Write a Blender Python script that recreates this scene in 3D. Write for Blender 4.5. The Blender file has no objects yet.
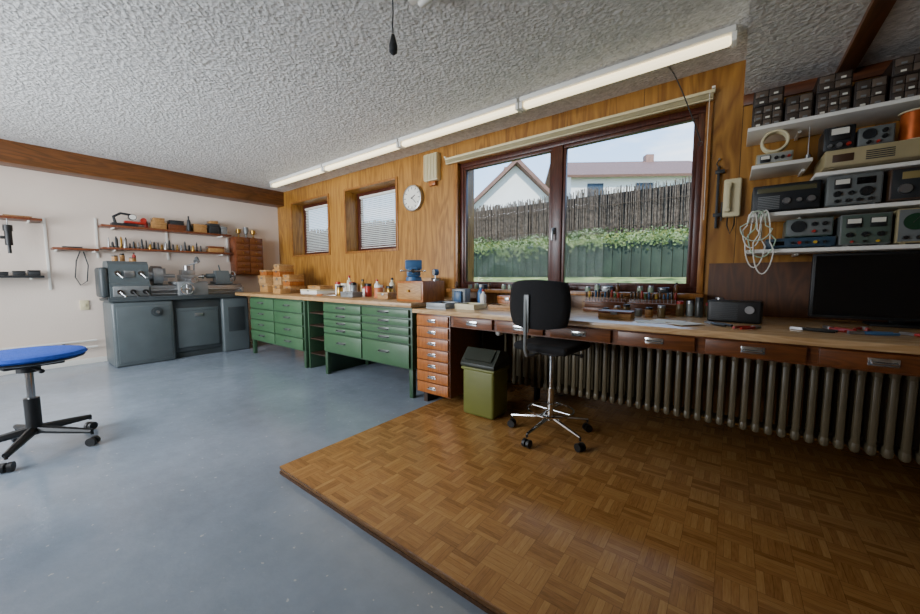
import bpy, bmesh, math, random
from mathutils import Vector, Matrix, Euler
random.seed(7)
S=bpy.context.scene
COL=S.collection
pi=math.pi
def lin(h):
    h=h.lstrip('#'); o=[]
    for i in (0,2,4):
        c=int(h[i:i+2],16)/255
        o.append(c/12.92 if c<=.04045 else ((c+.055)/1.055)**2.4)
    return o
def c4(c,k=1): return (min(1,c[0]*k),min(1,c[1]*k),min(1,c[2]*k),1)
# ---------------- materials
def newmat(name):
    m=bpy.data.materials.new(name); m.use_nodes=True
    nt=m.node_tree; nt.nodes.clear()
    out=nt.nodes.new('ShaderNodeOutputMaterial'); p=nt.nodes.new('ShaderNodeBsdfPrincipled')
    nt.links.new(p.outputs[0],out.inputs[0])
    return m,nt,p,out
def N(nt,t,**k):
    n=nt.nodes.new(t)
    for a,b in k.items():
        if a.startswith('i_'):
            key=a[2:]; key=int(key) if key.isdigit() else key
            n.inputs[key].default_value=b
        else: setattr(n,a,b)
    return n
def math_(nt,op,a,b=None,c=None):
    n=nt.nodes.new('ShaderNodeMath'); n.operation=op
    for i,v in enumerate((a,b,c)):
        if v is None: continue
        if isinstance(v,(int,float)): n.inputs[i].default_value=v
        else: nt.links.new(v,n.inputs[i])
    return n.outputs[0]
def ramp(nt,fac,stops):
    r=nt.nodes.new('ShaderNodeValToRGB'); nt.links.new(fac,r.inputs[0])
    e=r.color_ramp.elements
    while len(e)<len(stops): e.new(.5)
    for i,(p,c) in enumerate(stops): e[i].position=p; e[i].color=c
    return r.outputs[0]
_mc={}
def mat(hexc,rough=.5,metal=0,var=.12,scale=6,bump=0,bscale=80,emit=0,name=None):
    key=(hexc,rough,metal,var,scale,bump,emit)
    if key in _mc: return _mc[key]
    m,nt,p,out=newmat(name or 'paint_'+hexc.strip('#'))
    c=lin(hexc)
    tc=N(nt,'ShaderNodeTexCoord')
    n=N(nt,'ShaderNodeTexNoise',i_Scale=scale,i_Detail=4.0)
    nt.links.new(tc.outputs['Object'],n.inputs['Vector'])
    col=ramp(nt,n.outputs['Fac'],[(.3,c4(c,1-var)),(.7,c4(c,1+var))])
    nt.links.new(col,p.inputs['Base Color'])
    p.inputs['Roughness'].default_value=rough; p.inputs['Metallic'].default_value=metal
    if bump:
        n2=N(nt,'ShaderNodeTexNoise',i_Scale=bscale,i_Detail=3.0); nt.links.new(tc.outputs['Object'],n2.inputs['Vector'])
        b=N(nt,'ShaderNodeBump',i_Strength=bump,i_Distance=.01); nt.links.new(n2.outputs['Fac'],b.inputs['Height'])
        nt.links.new(b.outputs[0],p.inputs['Normal'])
    if emit:
        p.inputs['Emission Color'].default_value=c4(c); p.inputs['Emission Strength'].default_value=emit
    _mc[key]=m; return m
def wood(name,h1,h2,axis='z',scale=1.0,rough=.4,board=0,baxis='x',spec=.5):
    m,nt,p,out=newmat(name)
    tc=N(nt,'ShaderNodeTexCoord'); sp=N(nt,'ShaderNodeSeparateXYZ'); nt.links.new(tc.outputs['Object'],sp.inputs[0])
    o={'x':sp.outputs[0],'y':sp.outputs[1],'z':sp.outputs[2]}
    cx=N(nt,'ShaderNodeCombineXYZ')
    rnd=None
    for i,a in enumerate('xyz'):
        k=(1.2 if a==axis else 9)*scale
        v=math_(nt,'MULTIPLY',o[a],k)
        if board and a==baxis:
            idx=math_(nt,'FLOOR',math_(nt,'DIVIDE',o[a],board))
            wn=N(nt,'ShaderNodeTexWhiteNoise',noise_dimensions='1D'); nt.links.new(idx,wn.inputs['W']); rnd=wn.outputs['Value']
            v=math_(nt,'ADD',v,math_(nt,'MULTIPLY',rnd,37))
        nt.links.new(v,cx.inputs[i])
    n=N(nt,'ShaderNodeTexNoise',i_Scale=1.0,i_Detail=3.0,i_Distortion=.6); nt.links.new(cx.outputs[0],n.inputs['Vector'])
    rings=math_(nt,'FRACT',math_(nt,'MULTIPLY',n.outputs['Fac'],9))
    tri=math_(nt,'ABSOLUTE',math_(nt,'SUBTRACT',rings,.5))
    n2=N(nt,'ShaderNodeTexNoise',i_Scale=6.0,i_Detail=4.0); nt.links.new(cx.outputs[0],n2.inputs['Vector'])
    f=math_(nt,'ADD',math_(nt,'MULTIPLY',tri,.9),math_(nt,'MULTIPLY',n2.outputs['Fac'],.6))
    a,b=lin(h1),lin(h2)
    if rnd is not None: f=math_(nt,'ADD',f,math_(nt,'MULTIPLY',math_(nt,'SUBTRACT',rnd,.5),.25))
    col=ramp(nt,f,[(.15,c4(b)),(.8,c4(a))])
    if board:
        fr=math_(nt,'FRACT',math_(nt,'DIVIDE',o[baxis],board))
        seam=math_(nt,'LESS_THAN',fr,.004/board)
        mx=N(nt,'ShaderNodeMix',data_type='RGBA'); nt.links.new(seam,mx.inputs[0]); nt.links.new(col,mx.inputs[6]); mx.inputs[7].default_value=c4(b,.25)
        col=mx.outputs[2]
    nt.links.new(col,p.inputs['Base Color']); p.inputs['Roughness'].default_value=rough
    p.inputs['Specular IOR Level'].default_value=spec
    return m
def parquet():
    m,nt,p,out=newmat('oak_parquet')
    tc=N(nt,'ShaderNodeTexCoord'); sp=N(nt,'ShaderNodeSeparateXYZ'); nt.links.new(tc.outputs['Object'],sp.inputs[0])
    s=.116; x=math_(nt,'DIVIDE',sp.outputs[0],s); y=math_(nt,'DIVIDE',sp.outputs[1],s)
    fx=math_(nt,'FLOOR',x); fy=math_(nt,'FLOOR',y)
    par=math_(nt,'FLOORED_MODULO',math_(nt,'ADD',fx,fy),2)
    inv=math_(nt,'SUBTRACT',1,par)
    u=math_(nt,'ADD',math_(nt,'MULTIPLY',x,par),math_(nt,'MULTIPLY',y,inv))
    v=math_(nt,'ADD',math_(nt,'MULTIPLY',y,par),math_(nt,'MULTIPLY',x,inv))
    f=math_(nt,'MULTIPLY',u,5); fi=math_(nt,'FLOOR',f)
    cx=N(nt,'ShaderNodeCombineXYZ'); nt.links.new(fi,cx.inputs[0]); nt.links.new(math_(nt,'FLOOR',v),cx.inputs[1]); nt.links.new(par,cx.inputs[2])
    wn=N(nt,'ShaderNodeTexWhiteNoise',noise_dimensions='3D'); nt.links.new(cx.outputs[0],wn.inputs['Vector'])
    cg=N(nt,'ShaderNodeCombineXYZ'); nt.links.new(math_(nt,'MULTIPLY',u,14),cg.inputs[0]); nt.links.new(math_(nt,'MULTIPLY',v,1.5),cg.inputs[1])
    ng=N(nt,'ShaderNodeTexNoise',i_Scale=1.5,i_Detail=4.0); nt.links.new(cg.outputs[0],ng.inputs['Vector'])
    val=math_(nt,'ADD',math_(nt,'MULTIPLY',wn.outputs['Value'],.3),math_(nt,'MULTIPLY',ng.outputs['Fac'],.5))
    val=math_(nt,'ADD',val,math_(nt,'MULTIPLY',par,.07))
    col=ramp(nt,val,[(.1,c4(lin('#744b22'))),(.45,c4(lin('#a27440'))),(.95,c4(lin('#c59a5e'))) ])
    g1=math_(nt,'LESS_THAN',math_(nt,'FRACT',f),.05); g2=math_(nt,'LESS_THAN',math_(nt,'FRACT',v),.014)
    g=math_(nt,'MAXIMUM',g1,g2)
    mx=N(nt,'ShaderNodeMix',data_type='RGBA'); nt.links.new(math_(nt,'MULTIPLY',g,.55),mx.inputs[0]); nt.links.new(col,mx.inputs[6]); mx.inputs[7].default_value=c4(lin('#3a1c06'))
    nt.links.new(mx.outputs[2],p.inputs['Base Color']); p.inputs['Roughness'].default_value=.27
    return m
def stucco(name,h1,h2):
    m,nt,p,out=newmat(name)
    tc=N(nt,'ShaderNodeTexCoord')
    n=N(nt,'ShaderNodeTexNoise',i_Scale=24.0,i_Detail=5.0,i_Roughness=.6,i_Distortion=.8); nt.links.new(tc.outputs['Object'],n.inputs['Vector'])
    v=N(nt,'ShaderNodeTexVoronoi',i_Scale=40.0); nt.links.new(tc.outputs['Object'],v.inputs['Vector'])
    h=math_(nt,'ADD',n.outputs['Fac'],math_(nt,'MULTIPLY',v.outputs['Distance'],.5))
    b=N(nt,'ShaderNodeBump',i_Strength=.75,i_Distance=.016); nt.links.new(h,b.inputs['Height']); nt.links.new(b.outputs[0],p.inputs['Normal'])
    col=ramp(nt,n.outputs['Fac'],[(.3,c4(lin(h1))),(.6,c4(lin(h2)))])
    nt.links.new(col,p.inputs['Base Color']); p.inputs['Roughness'].default_value=.85
    return m
def floormat():
    m,nt,p,out=newmat('painted_concrete')
    tc=N(nt,'ShaderNodeTexCoord')
    n=N(nt,'ShaderNodeTexNoise',i_Scale=1.3,i_Detail=6.0,i_Roughness=.6); nt.links.new(tc.outputs['Object'],n.inputs['Vector'])
    n3=N(nt,'ShaderNodeTexNoise',i_Scale=9.0,i_Detail=6.0,i_Roughness=.7); nt.links.new(tc.outputs['Object'],n3.inputs['Vector'])
    f=math_(nt,'ADD',math_(nt,'MULTIPLY',n.outputs['Fac'],.7),math_(nt,'MULTIPLY',n3.outputs['Fac'],.3))
    col=ramp(nt,f,[(.35,c4(lin('#7c8793'))),(.65,c4(lin('#929eac')))])
    n4=N(nt,'ShaderNodeTexNoise',i_Scale=34.0,i_Detail=2.0); nt.links.new(tc.outputs['Object'],n4.inputs['Vector'])
    sp=ramp(nt,n4.outputs['Fac'],[(.70,(0,0,0,1)),(.74,(.7,.7,.7,1))])
    mx=N(nt,'ShaderNodeMix',data_type='RGBA'); nt.links.new(sp,mx.inputs[0]); nt.links.new(col,mx.inputs[6]); mx.inputs[7].default_value=c4(lin('#c3c5c4'))
    nt.links.new(mx.outputs[2],p.inputs['Base Color'])
    r=ramp(nt,n3.outputs['Fac'],[(.3,(.07,.07,.07,1)),(.7,(.17,.17,.17,1))]); nt.links.new(r,p.inputs['Roughness'])
    p.inputs['Specular IOR Level'].default_value=.8
    b=N(nt,'ShaderNodeBump',i_Strength=.14,i_Distance=.02); nt.links.new(n3.outputs['Fac'],b.inputs['Height']); nt.links.new(b.outputs[0],p.inputs['Normal'])
    return m
def glassmat():
    m=bpy.data.materials.new('window_glass'); m.use_nodes=True; nt=m.node_tree; nt.nodes.clear()
    out=N(nt,'ShaderNodeOutputMaterial'); t=N(nt,'ShaderNodeBsdfTransparent'); g=N(nt,'ShaderNodeBsdfGlossy'); g.inputs['Roughness'].default_value=.02
    t.inputs[0].default_value=(.97,.98,.98,1)
    mx=N(nt,'ShaderNodeMixShader'); mx.inputs[0].default_value=.0015
    nt.links.new(t.outputs[0],mx.inputs[1]); nt.links.new(g.outputs[0],mx.inputs[2]); nt.links.new(mx.outputs[0],out.inputs[0]); return m
W_PANEL=wood('panelling_wood','#ab7a36','#784c1b','z',.55,.36,.62,'x')
W_BEAM=wood('beam_wood','#7a4a22','#503012','y',.8,.4)
W_BEAMX=wood('beam_wood_x','#6a3818','#44200b','x',.8,.4)
W_FRAME=wood('window_frame_wood','#52261a','#33140b','z',1.5,.35)
W_TRIM=wood('trim_wood','#9f6a30','#704216','z',1.3,.35)
W_TOP=wood('worktop_beech','#bd9566','#957144','x',1.2,.35)
W_BENCH=wood('desk_top_wood','#cba97e','#a88052','x',1.2,.25)
W_ORANGE=wood('orange_teak','#b0682c','#824514','z',1.6,.35)
W_APRON=wood('apron_wood','#78431e','#4f2b10','x',1.5,.35)
W_BOX=wood('box_pine','#b78a52','#8c602e','x',2,.5)
W_RED=wood('mahogany_wood','#7e4424','#54260f','x',2,.4)
W_DARK=wood('dark_board_wood','#33200f','#201006','x',1,.5)
W_BACK=wood('brown_backboard_wood','#5a3518','#3b200c','z',.8,.6)
PLAT_EDGE=mat('#6a4a2a',.8,0,.3,60)
GREEN=mat('#3b5c3c',.4,0,.08,5,name='green_enamel'); GREEN_D=mat('#2f4a32',.45,0,.08,5); 
STEEL=mat('#a3a4a5',.3,.9,.1,20,name='brushed_steel'); CHROME=mat('#c9cbcd',.14,1,.03,20,name='chrome')
LGREY=mat('#545c5e',.38,0,.08,6,name='machine_grey'); LGREYD=mat('#383e40',.45,0,.1,6); 
BLACK=mat('#121212',.45,0,.15,10,name='black_plastic'); FABB=mat('#111114',.9,0,.2,60,bump=.3,bscale=400,name='black_fabric')
BLUEF=mat('#1c49ac',.9,0,.18,60,bump=.4,bscale=300,name='blue_fabric')
WHITE=mat('#e4e1d8',.5,0,.04,5,name='white_laminate'); CREAM=mat('#d6cba4',.5,0,.05,6,name='cream_plastic')
RED=mat('#a3261a',.4,0,.1,6); BLUE=mat('#3a5f85',.4,0,.12,8,name='hammer_blue'); GREYM=mat('#7d8080',.4,.2,.1,10); DGREY=mat('#26282a',.5,0,.12,10)
YEL=mat('#c6a32c',.5,0,.08,6); BRASS=mat('#a8823c',.3,.9,.1,10); COPPER=mat('#c0602c',.3,.6,.1,30)
RADM=mat('#5f5540',.4,0,.06,6,name='radiator_enamel_shaded'); OLIVE=mat('#64672a',.5,0,.08,5,name='olive_plastic'); DOLIVE=mat('#1f2418',.5,0,.1,6)  # RADM: enamel colour darkened to carry the shade under the desk
SCREEN=mat('#060708',.12,0,.02,4,name='screen_glass'); GLASS=glassmat(); CARD=mat('#a58a61',.8,0,.1,8); PAPER=mat('#dcd9cc',.8,0,.04,8)
WALLW=mat('#e3d3c4',.85,0,.05,1.5,bump=.15,bscale=60,name='wall_paint'); TUBE=mat('#ffeec4',.4,0,.0,1,emit=2.2,name='lit_diffuser')
FLOOR=floormat(); STUC=stucco('stucco_plaster','#b8b6b2','#dddbd7'); STUC2=stucco('stucco_plaster_brightened','#d0cec8','#efede8'); PARQ=parquet()  # STUC2: same plaster, colour lightened to brighten the dim low ceiling
# ---------------- mesh builder
class M:
    def __init__(s): s.bm=bmesh.new()
    def box(s,x0,x1,y0,y1,z0,z1,bev=0,rot=None,seg=2):
        mt=Matrix.Translation(((x0+x1)/2,(y0+y1)/2,(z0+z1)/2))
        if rot: mt=mt@Euler(rot).to_matrix().to_4x4()
        mt=mt@Matrix.Diagonal((abs(x1-x0),abs(y1-y0),abs(z1-z0),1))
        r=bmesh.ops.create_cube(s.bm,size=1,matrix=mt)
        if bev:
            es=list({e for v in r['verts'] for e in v.link_edges})
            bmesh.ops.bevel(s.bm,geom=es,offset=bev,segments=seg,affect='EDGES',profile=.5,clamp_overlap=True)
        return s
    def cyl(s,p0,p1,r,r2=None,n=16):
        p0,p1=Vector(p0),Vector(p1); d=p1-p0
        q=Vector((0,0,1)).rotation_difference(d.normalized()).to_matrix().to_4x4()
        bmesh.ops.create_cone(s.bm,cap_ends=True,segments=n,radius1=r,radius2=r if r2 is None else r2,depth=d.length,matrix=Matrix.Translation((p0+p1)/2)@q)
        return s
    def sph(s,c,r,sc=(1,1,1),n=12):
        bmesh.ops.create_uvsphere(s.bm,u_segments=n,v_segments=max(6,n//2+2),radius=r,matrix=Matrix.Translation(c)@Matrix.Diagonal((*sc,1))); return s
    def tube(s,pts,r,n=8,closed=False):
        pts=[Vector(p) for p in pts]; k=len(pts); rings=[]
        up=None
        for i,p in enumerate(pts):
            if closed: t=pts[(i+1)%k]-pts[i-1]
            else: t=pts[min(i+1,k-1)]-pts[max(i-1,0)]
            t.normalize()
            if up is None:
                up=Vector((0,0,1)) if abs(t.z)<.9 else Vector((1,0,0))
            a=(up-t*up.dot(t))
            if a.length<1e-5: a=t.orthogonal()
            a.normalize(); up=a; b=t.cross(a)
            rr=r[i] if isinstance(r,(list,tuple)) else r
            rings.append([s.bm.verts.new(p+(a*math.cos(2*pi*j/n)+b*math.sin(2*pi*j/n))*rr) for j in range(n)])
        for i in range(k if closed else k-1):
            A,B=rings[i],rings[(i+1)%k]
            for j in range(n): s.bm.faces.new((A[j],A[(j+1)%n],B[(j+1)%n],B[j]))
        if not closed:
            s.bm.faces.new(rings[0][::-1]); s.bm.faces.new(rings[-1])
        return s
    def torus(s,c,R,r,ax='z',n=28,m=8):
        P=[]
        for i in range(n):
            a=2*pi*i/n; u,v=R*math.cos(a),R*math.sin(a)
            P.append({'z':(c[0]+u,c[1]+v,c[2]),'y':(c[0]+u,c[1],c[2]+v),'x':(c[0],c[1]+u,c[2]+v)}[ax])
        return s.tube(P,r,m,True)
    def rev(s,prof,c=(0,0,0),n=24,ax='z'):
        rings=[]
        for r,z in prof:
            ring=[]
            for j in range(n):
                a=2*pi*j/n; u,v=max(r,1e-4)*math.cos(a),max(r,1e-4)*math.sin(a)
                q={'z':(u,v,z),'y':(u,-z,v),'x':(z,u,v)}[ax]
                ring.append(s.bm.verts.new((c[0]+q[0],c[1]+q[1],c[2]+q[2])))
            rings.append(ring)
        for A,B in zip(rings,rings[1:]):
            for j in range(n): s.bm.faces.new((A[j],A[(j+1)%n],B[(j+1)%n],B[j]))
        s.bm.faces.new(rings[0][::-1]); s.bm.faces.new(rings[-1]); return s
    def prism(s,pts,a0,a1,ax='x'):
        f={'x':lambda u,v,a:(a,u,v),'y':lambda u,v,a:(u,a,v),'z':lambda u,v,a:(u,v,a)}[ax]
        A=[s.bm.verts.new(f(u,v,a0)) for u,v in pts]; B=[s.bm.verts.new(f(u,v,a1)) for u,v in pts]
        s.bm.faces.new(A[::-1]); s.bm.faces.new(B); k=len(pts)
        for j in range(k): s.bm.faces.new((A[j],A[(j+1)%k],B[(j+1)%k],B[j]))
        return s
    def obj(s,name,m,parent=None,loc=(0,0,0),rot=(0,0,0),label=None,cat=None,group=None,ang=38):
        bmesh.ops.recalc_face_normals(s.bm,faces=s.bm.faces)
        for f in s.bm.faces: f.smooth=True
        lim=math.radians(ang)
        for e in s.bm.edges:
            if len(e.link_faces)==2:
                if e.calc_face_angle(0)>lim: e.smooth=False
        me=bpy.data.meshes.new(name); s.bm.to_mesh(me); s.bm.free()
        me.materials.append(m)
        o=bpy.data.objects.new(name,me); COL.objects.link(o); o.location=loc; o.rotation_euler=rot
        if parent: o.parent=parent
        if label: o['label']=label
        if cat: o['category']=cat
        if group: o['group']=group
        return o
def thing(name,label,cat,loc=(0,0,0),rz=0,group=None):
    o=bpy.data.objects.new(name,None); COL.objects.link(o); o.empty_display_size=.1
    o.location=loc; o.rotation_euler=(0,0,rz); o['label']=label; o['category']=cat
    if group: o['group']=group
    return o
def dup(o,loc=None,rz=None,parent=None,top=True):
    n=o.copy(); COL.objects.link(n)
    if loc is not None: n.location=loc
    if rz is not None: n.rotation_euler=(0,0,rz)
    if parent: n.parent=parent
    for c in list(o.children): dup(c,parent=n)
    return n
def st(o): o['kind']='structure'; return o
# ---------------- room constants
D=3.2; XB=-6.5; CZ=2.567; SZ=2.33; WT=2.34
st(M().box(XB-.3,2.9,-2.6,D+.3,-.1,0).obj('floor',FLOOR))
st(M().box(XB-.3,0.0,-2.6,D+.3,CZ,CZ+.15).obj('ceiling',STUC))
st(M().box(0.0,2.9,-2.6,D+.3,SZ,CZ+.15).obj('ceiling',STUC2))
T=CZ
w=M()
for x0,x1,hs in [(XB-.3,-6.0,[(0,T)]),(-6.0,-4.95,[(0,1.47),(2.33,T)]),(-4.95,-4.5,[(0,T)]),(-4.5,-3.45,[(0,1.47),(2.33,T)]),(-3.45,-2.45,[(0,T)]),(-2.45,-.21,[(0,.98),(WT,T)]),(-.21,0,[(0,T)]),(0,2.9,[(0,SZ)])]:
    for a,b in hs: w.box(x0,x1,D,D+.3,a,b)
st(w.obj('wall_north',W_PANEL))
st(M().box(XB-.3,XB,-2.6,D,0,CZ).obj('wall_west',WALLW))
st(M().box(2.6,2.9,-2.6,D,0,SZ).obj('wall_east',WALLW))
st(M().box(XB,2.6,-2.6,-2.3,0,SZ).box(XB,0,-2.6,-2.3,SZ,CZ).obj('wall_south',WALLW))
st(M().box(XB,-6.26,-2.3,D,2.33,CZ,.004).obj('trim_1',W_BEAM))
st(M().box(.43,.51,-2.3,D-.02,SZ-.03,SZ,.003).obj('trim_2',W_BEAM))
st(M().box(.95,1.03,-2.3,D-.02,SZ-.03,SZ,.003).obj('trim_3',W_BEAM))
st(M().box(.0,2.6,D-.02,D,SZ-.07,SZ,.003).obj('trim_4',W_BEAMX))
st(M().box(-6.2,-2.0,D-.015,D,.0,.09,.003).obj('baseboard_north',W_DARK))
# ---------------- windows
def window(name,x0,x1,z0,z1,y,mull,fw=.06,fd=.07):
    f=M()
    f.box(x0,x1,y,y+fd,z0,z0+fw,.004).box(x0,x1,y,y+fd,z1-fw,z1,.004).box(x0,x0+fw,y,y+fd,z0+fw,z1-fw,.004).box(x1-fw,x1,y,y+fd,z0+fw,z1-fw,.004)
    for mx in mull: f.box(mx-.05,mx+.05,y-.005,y+fd,z0+fw,z1-fw,.004)
    o=st(f.obj(name,W_FRAME))
    xs=[x0+fw]+[v for mx in mull for v in (mx-.05,mx+.05)]+[x1-fw]
    for i in range(0,len(xs),2):
        a,b=xs[i],xs[i+1]; s_=.028
        s1=M().box(a,b,y+.01,y+.05,z0+fw,z0+fw+s_,.003).box(a,b,y+.01,y+.05,z1-fw-s_,z1-fw,.003).box(a,a+s_,y+.01,y+.05,z0+fw+s_,z1-fw-s_,.003).box(b-s_,b,y+.01,y+.05,z0+fw+s_,z1-fw-s_,.003).obj('window_sash',W_FRAME,o)
        M().box(a+s_,b-s_,y+.028,y+.032,z0+fw+s_,z1-fw-s_).obj('glass_pane',GLASS,s1)
    return o
w1=window('window_1',-2.45,-.21,.98,WT,D+.03,[-1.33],.045)
M().box(-1.36,-1.335,D-.005,D+.024,1.5,1.56,.004).box(-1.355,-1.34,D-.03,D-.005,1.44,1.55,.004).obj('window_handle',STEEL,w1)
w2=window('window_2',-6.0,-4.95,1.47,2.33,D+.2,[],.055)
w3=window('window_3',-4.5,-3.45,1.47,2.33,D+.2,[],.055)
st(M().box(-2.5,-.16,D-.16,D+.03,.945,.98,.006).obj('trim_5',W_TRIM))
st(M().box(-2.5,-.16,D-.02,D,WT,WT+.03,.004).box(-2.5,-2.45,D-.02,D,.98,WT,.004).box(-.21,-.17,D-.02,D,.98,WT,.004).obj('trim_6',W_TRIM))
for i,(a,b) in enumerate([(-6.02,-4.93),(-4.52,-3.43)]):
    st(M().box(a-.02,a+.02,D-.012,D,1.44,2.36,.003).box(b-.02,b+.02,D-.012,D,1.44,2.36,.003).box(a+.02,b-.02,D-.012,D,2.33,2.36,.003).box(a+.02,b-.02,D-.012,D,1.44,1.47,.003).obj('trim_%d'%(7+i),W_TRIM))
# blinds
BLW=mat('#e6e4dc',.5,0,.03,6,name='white_blind')
def blind(x0,x1,y,z,n,pitch,dep,label,hr=.045,tilt=None,mt=None):
    mt=mt or CREAM
    t=thing('venetian_blind',label,'blind',(x0,y,z))
    L=x1-x0
    M().box(0,L,-.014,.014,-hr,0,.003).obj('head_rail',mt,t)
    m=M()
    for i in range(n):
        zz=-hr-.008-i*pitch; m.box(.01,L-.01,-dep/2,dep/2,zz-.0012,zz,rot=(tilt,0,0) if tilt else None)
    m.obj('slats',mt,t)
    zb=-hr-.008-n*pitch
    M().box(.01,L-.01,-.012,.012,zb-.01,zb,.003).obj('bottom_rail',mt,t)
    m=M()
    for f in (.12,.5,.88): m.cyl((L*f,-.014,-hr),(L*f,-.014,zb),.0012,n=5)
    m.obj('ladder_cord',mt,t)
    return t
b=blind(-2.6,-.16,D-.04,2.41,7,.004,.035,'cream venetian blind pulled up above the wide window',.022)
M().box(.0,.02,-.03,.039,.0,.012).box(2.42,2.44,-.03,.039,0,.012).obj('mount_bracket',WHITE,b)
M().tube([(2.41,-.025,-.02),(2.41,-.027,-.5),(2.415,-.027,-.9)],.002,6).obj('pull_cord',WHITE,b)
for a,c in ((-5.9,-5.05),(-4.4,-3.55)): blind(a,c,D+.183,2.272,26,.027,.024,'white venetian blind lowered inside the small window niche',.03,-.5,BLW)
# ---------------- exterior
m,nt,p,o_=newmat('grass_ground'); tc=N(nt,'ShaderNodeTexCoord'); n=N(nt,'ShaderNodeTexNoise',i_Scale=5.0,i_Detail=8.0); nt.links.new(tc.outputs['Object'],n.inputs['Vector'])
nt.links.new(ramp(nt,n.outputs['Fac'],[(.35,c4(lin('#4a5a2a'))),(.55,c4(lin('#8a9450'))),(.7,c4(lin('#b0a878')))]),p.inputs['Base Color']); p.inputs['Roughness'].default_value=.95; GRASS=m
M().prism([(D+.33,.7),(4.6,.95),(5.97,1.1),(5.97,-.5),(D+.33,-.5)],-16,8,'x').obj('lawn',GRASS,label='grassy garden strip outside the window',cat='lawn')
M().box(-40,25,7.0,40,-.5,1.9).obj('garden_bank',GRASS,label='raised garden bank behind the low plank wall',cat='ground')
M().box(-16,8,6.18,6.98,-.5,1.55).obj('planting_bed',GRASS,label='earth bed behind the low plank wall',cat='ground')
PLK=mat('#2c3a2c',.75,0,.3,4)
pk=M()
x=-15
while x<7:
    pk.box(x,x+.135,6.12+random.uniform(0,.015),6.16,.6,1.66+random.uniform(-.015,.015),.006); x+=.14
pk=pk.obj('plank_retaining_wall',PLK,label='low weathered dark green plank retaining wall',cat='fence')
for i in range(6):
    M().box(-11.6+i*2.3,-11.5+i*2.3,6.0,6.115,.55,1.69,.01).obj('post',PLK,pk)
LEAF,nt,p,o_=newmat('ivy_leaves'); tc=N(nt,'ShaderNodeTexCoord')
n=N(nt,'ShaderNodeTexNoise',i_Scale=3.0,i_Detail=3.0); nt.links.new(tc.outputs['Object'],n.inputs['Vector'])
n2=N(nt,'ShaderNodeTexNoise',i_Scale=26.0,i_Detail=2.0); nt.links.new(tc.outputs['Object'],n2.inputs['Vector'])
f=math_(nt,'ADD',math_(nt,'MULTIPLY',n.outputs['Fac'],.5),math_(nt,'MULTIPLY',n2.outputs['Fac'],.5))
nt.links.new(ramp(nt,f,[(.35,c4(lin('#34471f'))),(.5,c4(lin('#667a44'))),(.65,c4(lin('#99a174')))]),p.inputs['Base Color']); p.inputs['Roughness'].default_value=.7
iv=M()
for i in range(14000):
    x=random.uniform(-13,4); y=random.uniform(6.19,6.96) if i%5 else random.uniform(6.02,6.1)
    if y>6.15: z=1.62+.3*(y-6.15)/.8+random.uniform(-.04,.07)+.03*math.sin(x*2.3)+.03*math.sin(x*5.1)
    else: z=1.72-abs(random.gauss(0,.07))-max(0,.16*math.sin(x*1.7+1))*random.random()
    s_=random.uniform(.015,.032); q=Euler((random.uniform(-1,1),random.uniform(-1,1),random.uniform(0,6))).to_matrix()
    if y<6.15: q=Euler((pi/2+random.uniform(-.6,.6),random.uniform(-3,3),0)).to_matrix()
    vs=[iv.bm.verts.new(Vector((x,y,z))+q@Vector(v)*s_) for v in ((-1,0,0),(0,-.7,.1),(1,0,0),(0,.8,.15))]
    iv.bm.faces.new(vs)
iv=iv.obj('ivy_hedge',LEAF,label='low leafy green ivy along the plank wall top',cat='plant'); iv['kind']='stuff'
REED=mat('#5d5247',.95,0,.6,18,name='reed')
rd=M()
x=-16.0
while x<4.0:
    wd=random.uniform(.008,.022); h=2.95+random.uniform(-.06,.05)+.03*math.sin(x*1.7)+.02*math.sin(x*7)
    l=random.uniform(-.02,.02); y0=8+random.uniform(-.07,.03)
    rd.prism([(x,1.9),(x+wd,1.9),(x+wd*.8+l,h),(x+wd*.2+l,h)],y0,y0+.015,'y'); x+=wd*random.uniform(.7,1.05)
rd=rd.obj('reed_fence',REED,label='weathered brown brushwood screening fence along the garden',cat='fence')
m=M()
for z in (2.15,2.6): m.box(-16,4,7.915,7.925,z,z+.008)
m.obj('binding_wire',mat('#4a3c2e',.8),rd)
M().box(-16,4,8.07,8.09,1.9,2.86).obj('backing_mat',mat('#362e27',.9),rd)
HW=mat('#e2e2de',.8,0,.03,3); ROOF=mat('#75564a',.7,0,.2,12)
def house(loc,w_,d_,h,rh,lab,rz=0):
    t=thing('house',lab,'house',loc,rz); e=d_/2
    M().box(-w_/2,w_/2,-e,e,0,h).prism([(-e,h),(e,h),(0,h+rh)],-w_/2,w_/2,'x').obj('house_wall',HW,t)
    r=M(); k=.4; s_=rh/e
    for sg in (-1,1):
        r.prism([(sg*(e+k),h-k*s_),(0,h+rh+.02),(0,h+rh+.2),(sg*(e+k+.04),h-k*s_+.1)],-w_/2-.35,w_/2+.35,'x')
    r.obj('roof',ROOF,t)
    n_=int(w_/1.9)
    for i in range(n_):
        x=-w_/2+w_*(i+.5)/n_
        M().box(x-.35,x+.35,-e-.04,-e-.005,h-1.0,h-.35,.01).obj('house_window',mat('#38424c',.2),t)
    M().box(w_*.2,w_*.2+.4,-.2,.2,h+rh*.8,h+rh+.5,.02).obj('chimney',mat('#8a6a5c',.8),t)
    return t
house((-5.0,20.3,1.9),6.4,6,3.7,1.3,'white rendered house with a brown tiled roof',.6)
house((-7.25,12.9,1.9),2.6,3.0,1.85,1.4,'small white gable house behind the brushwood fence',2.217)
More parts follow.
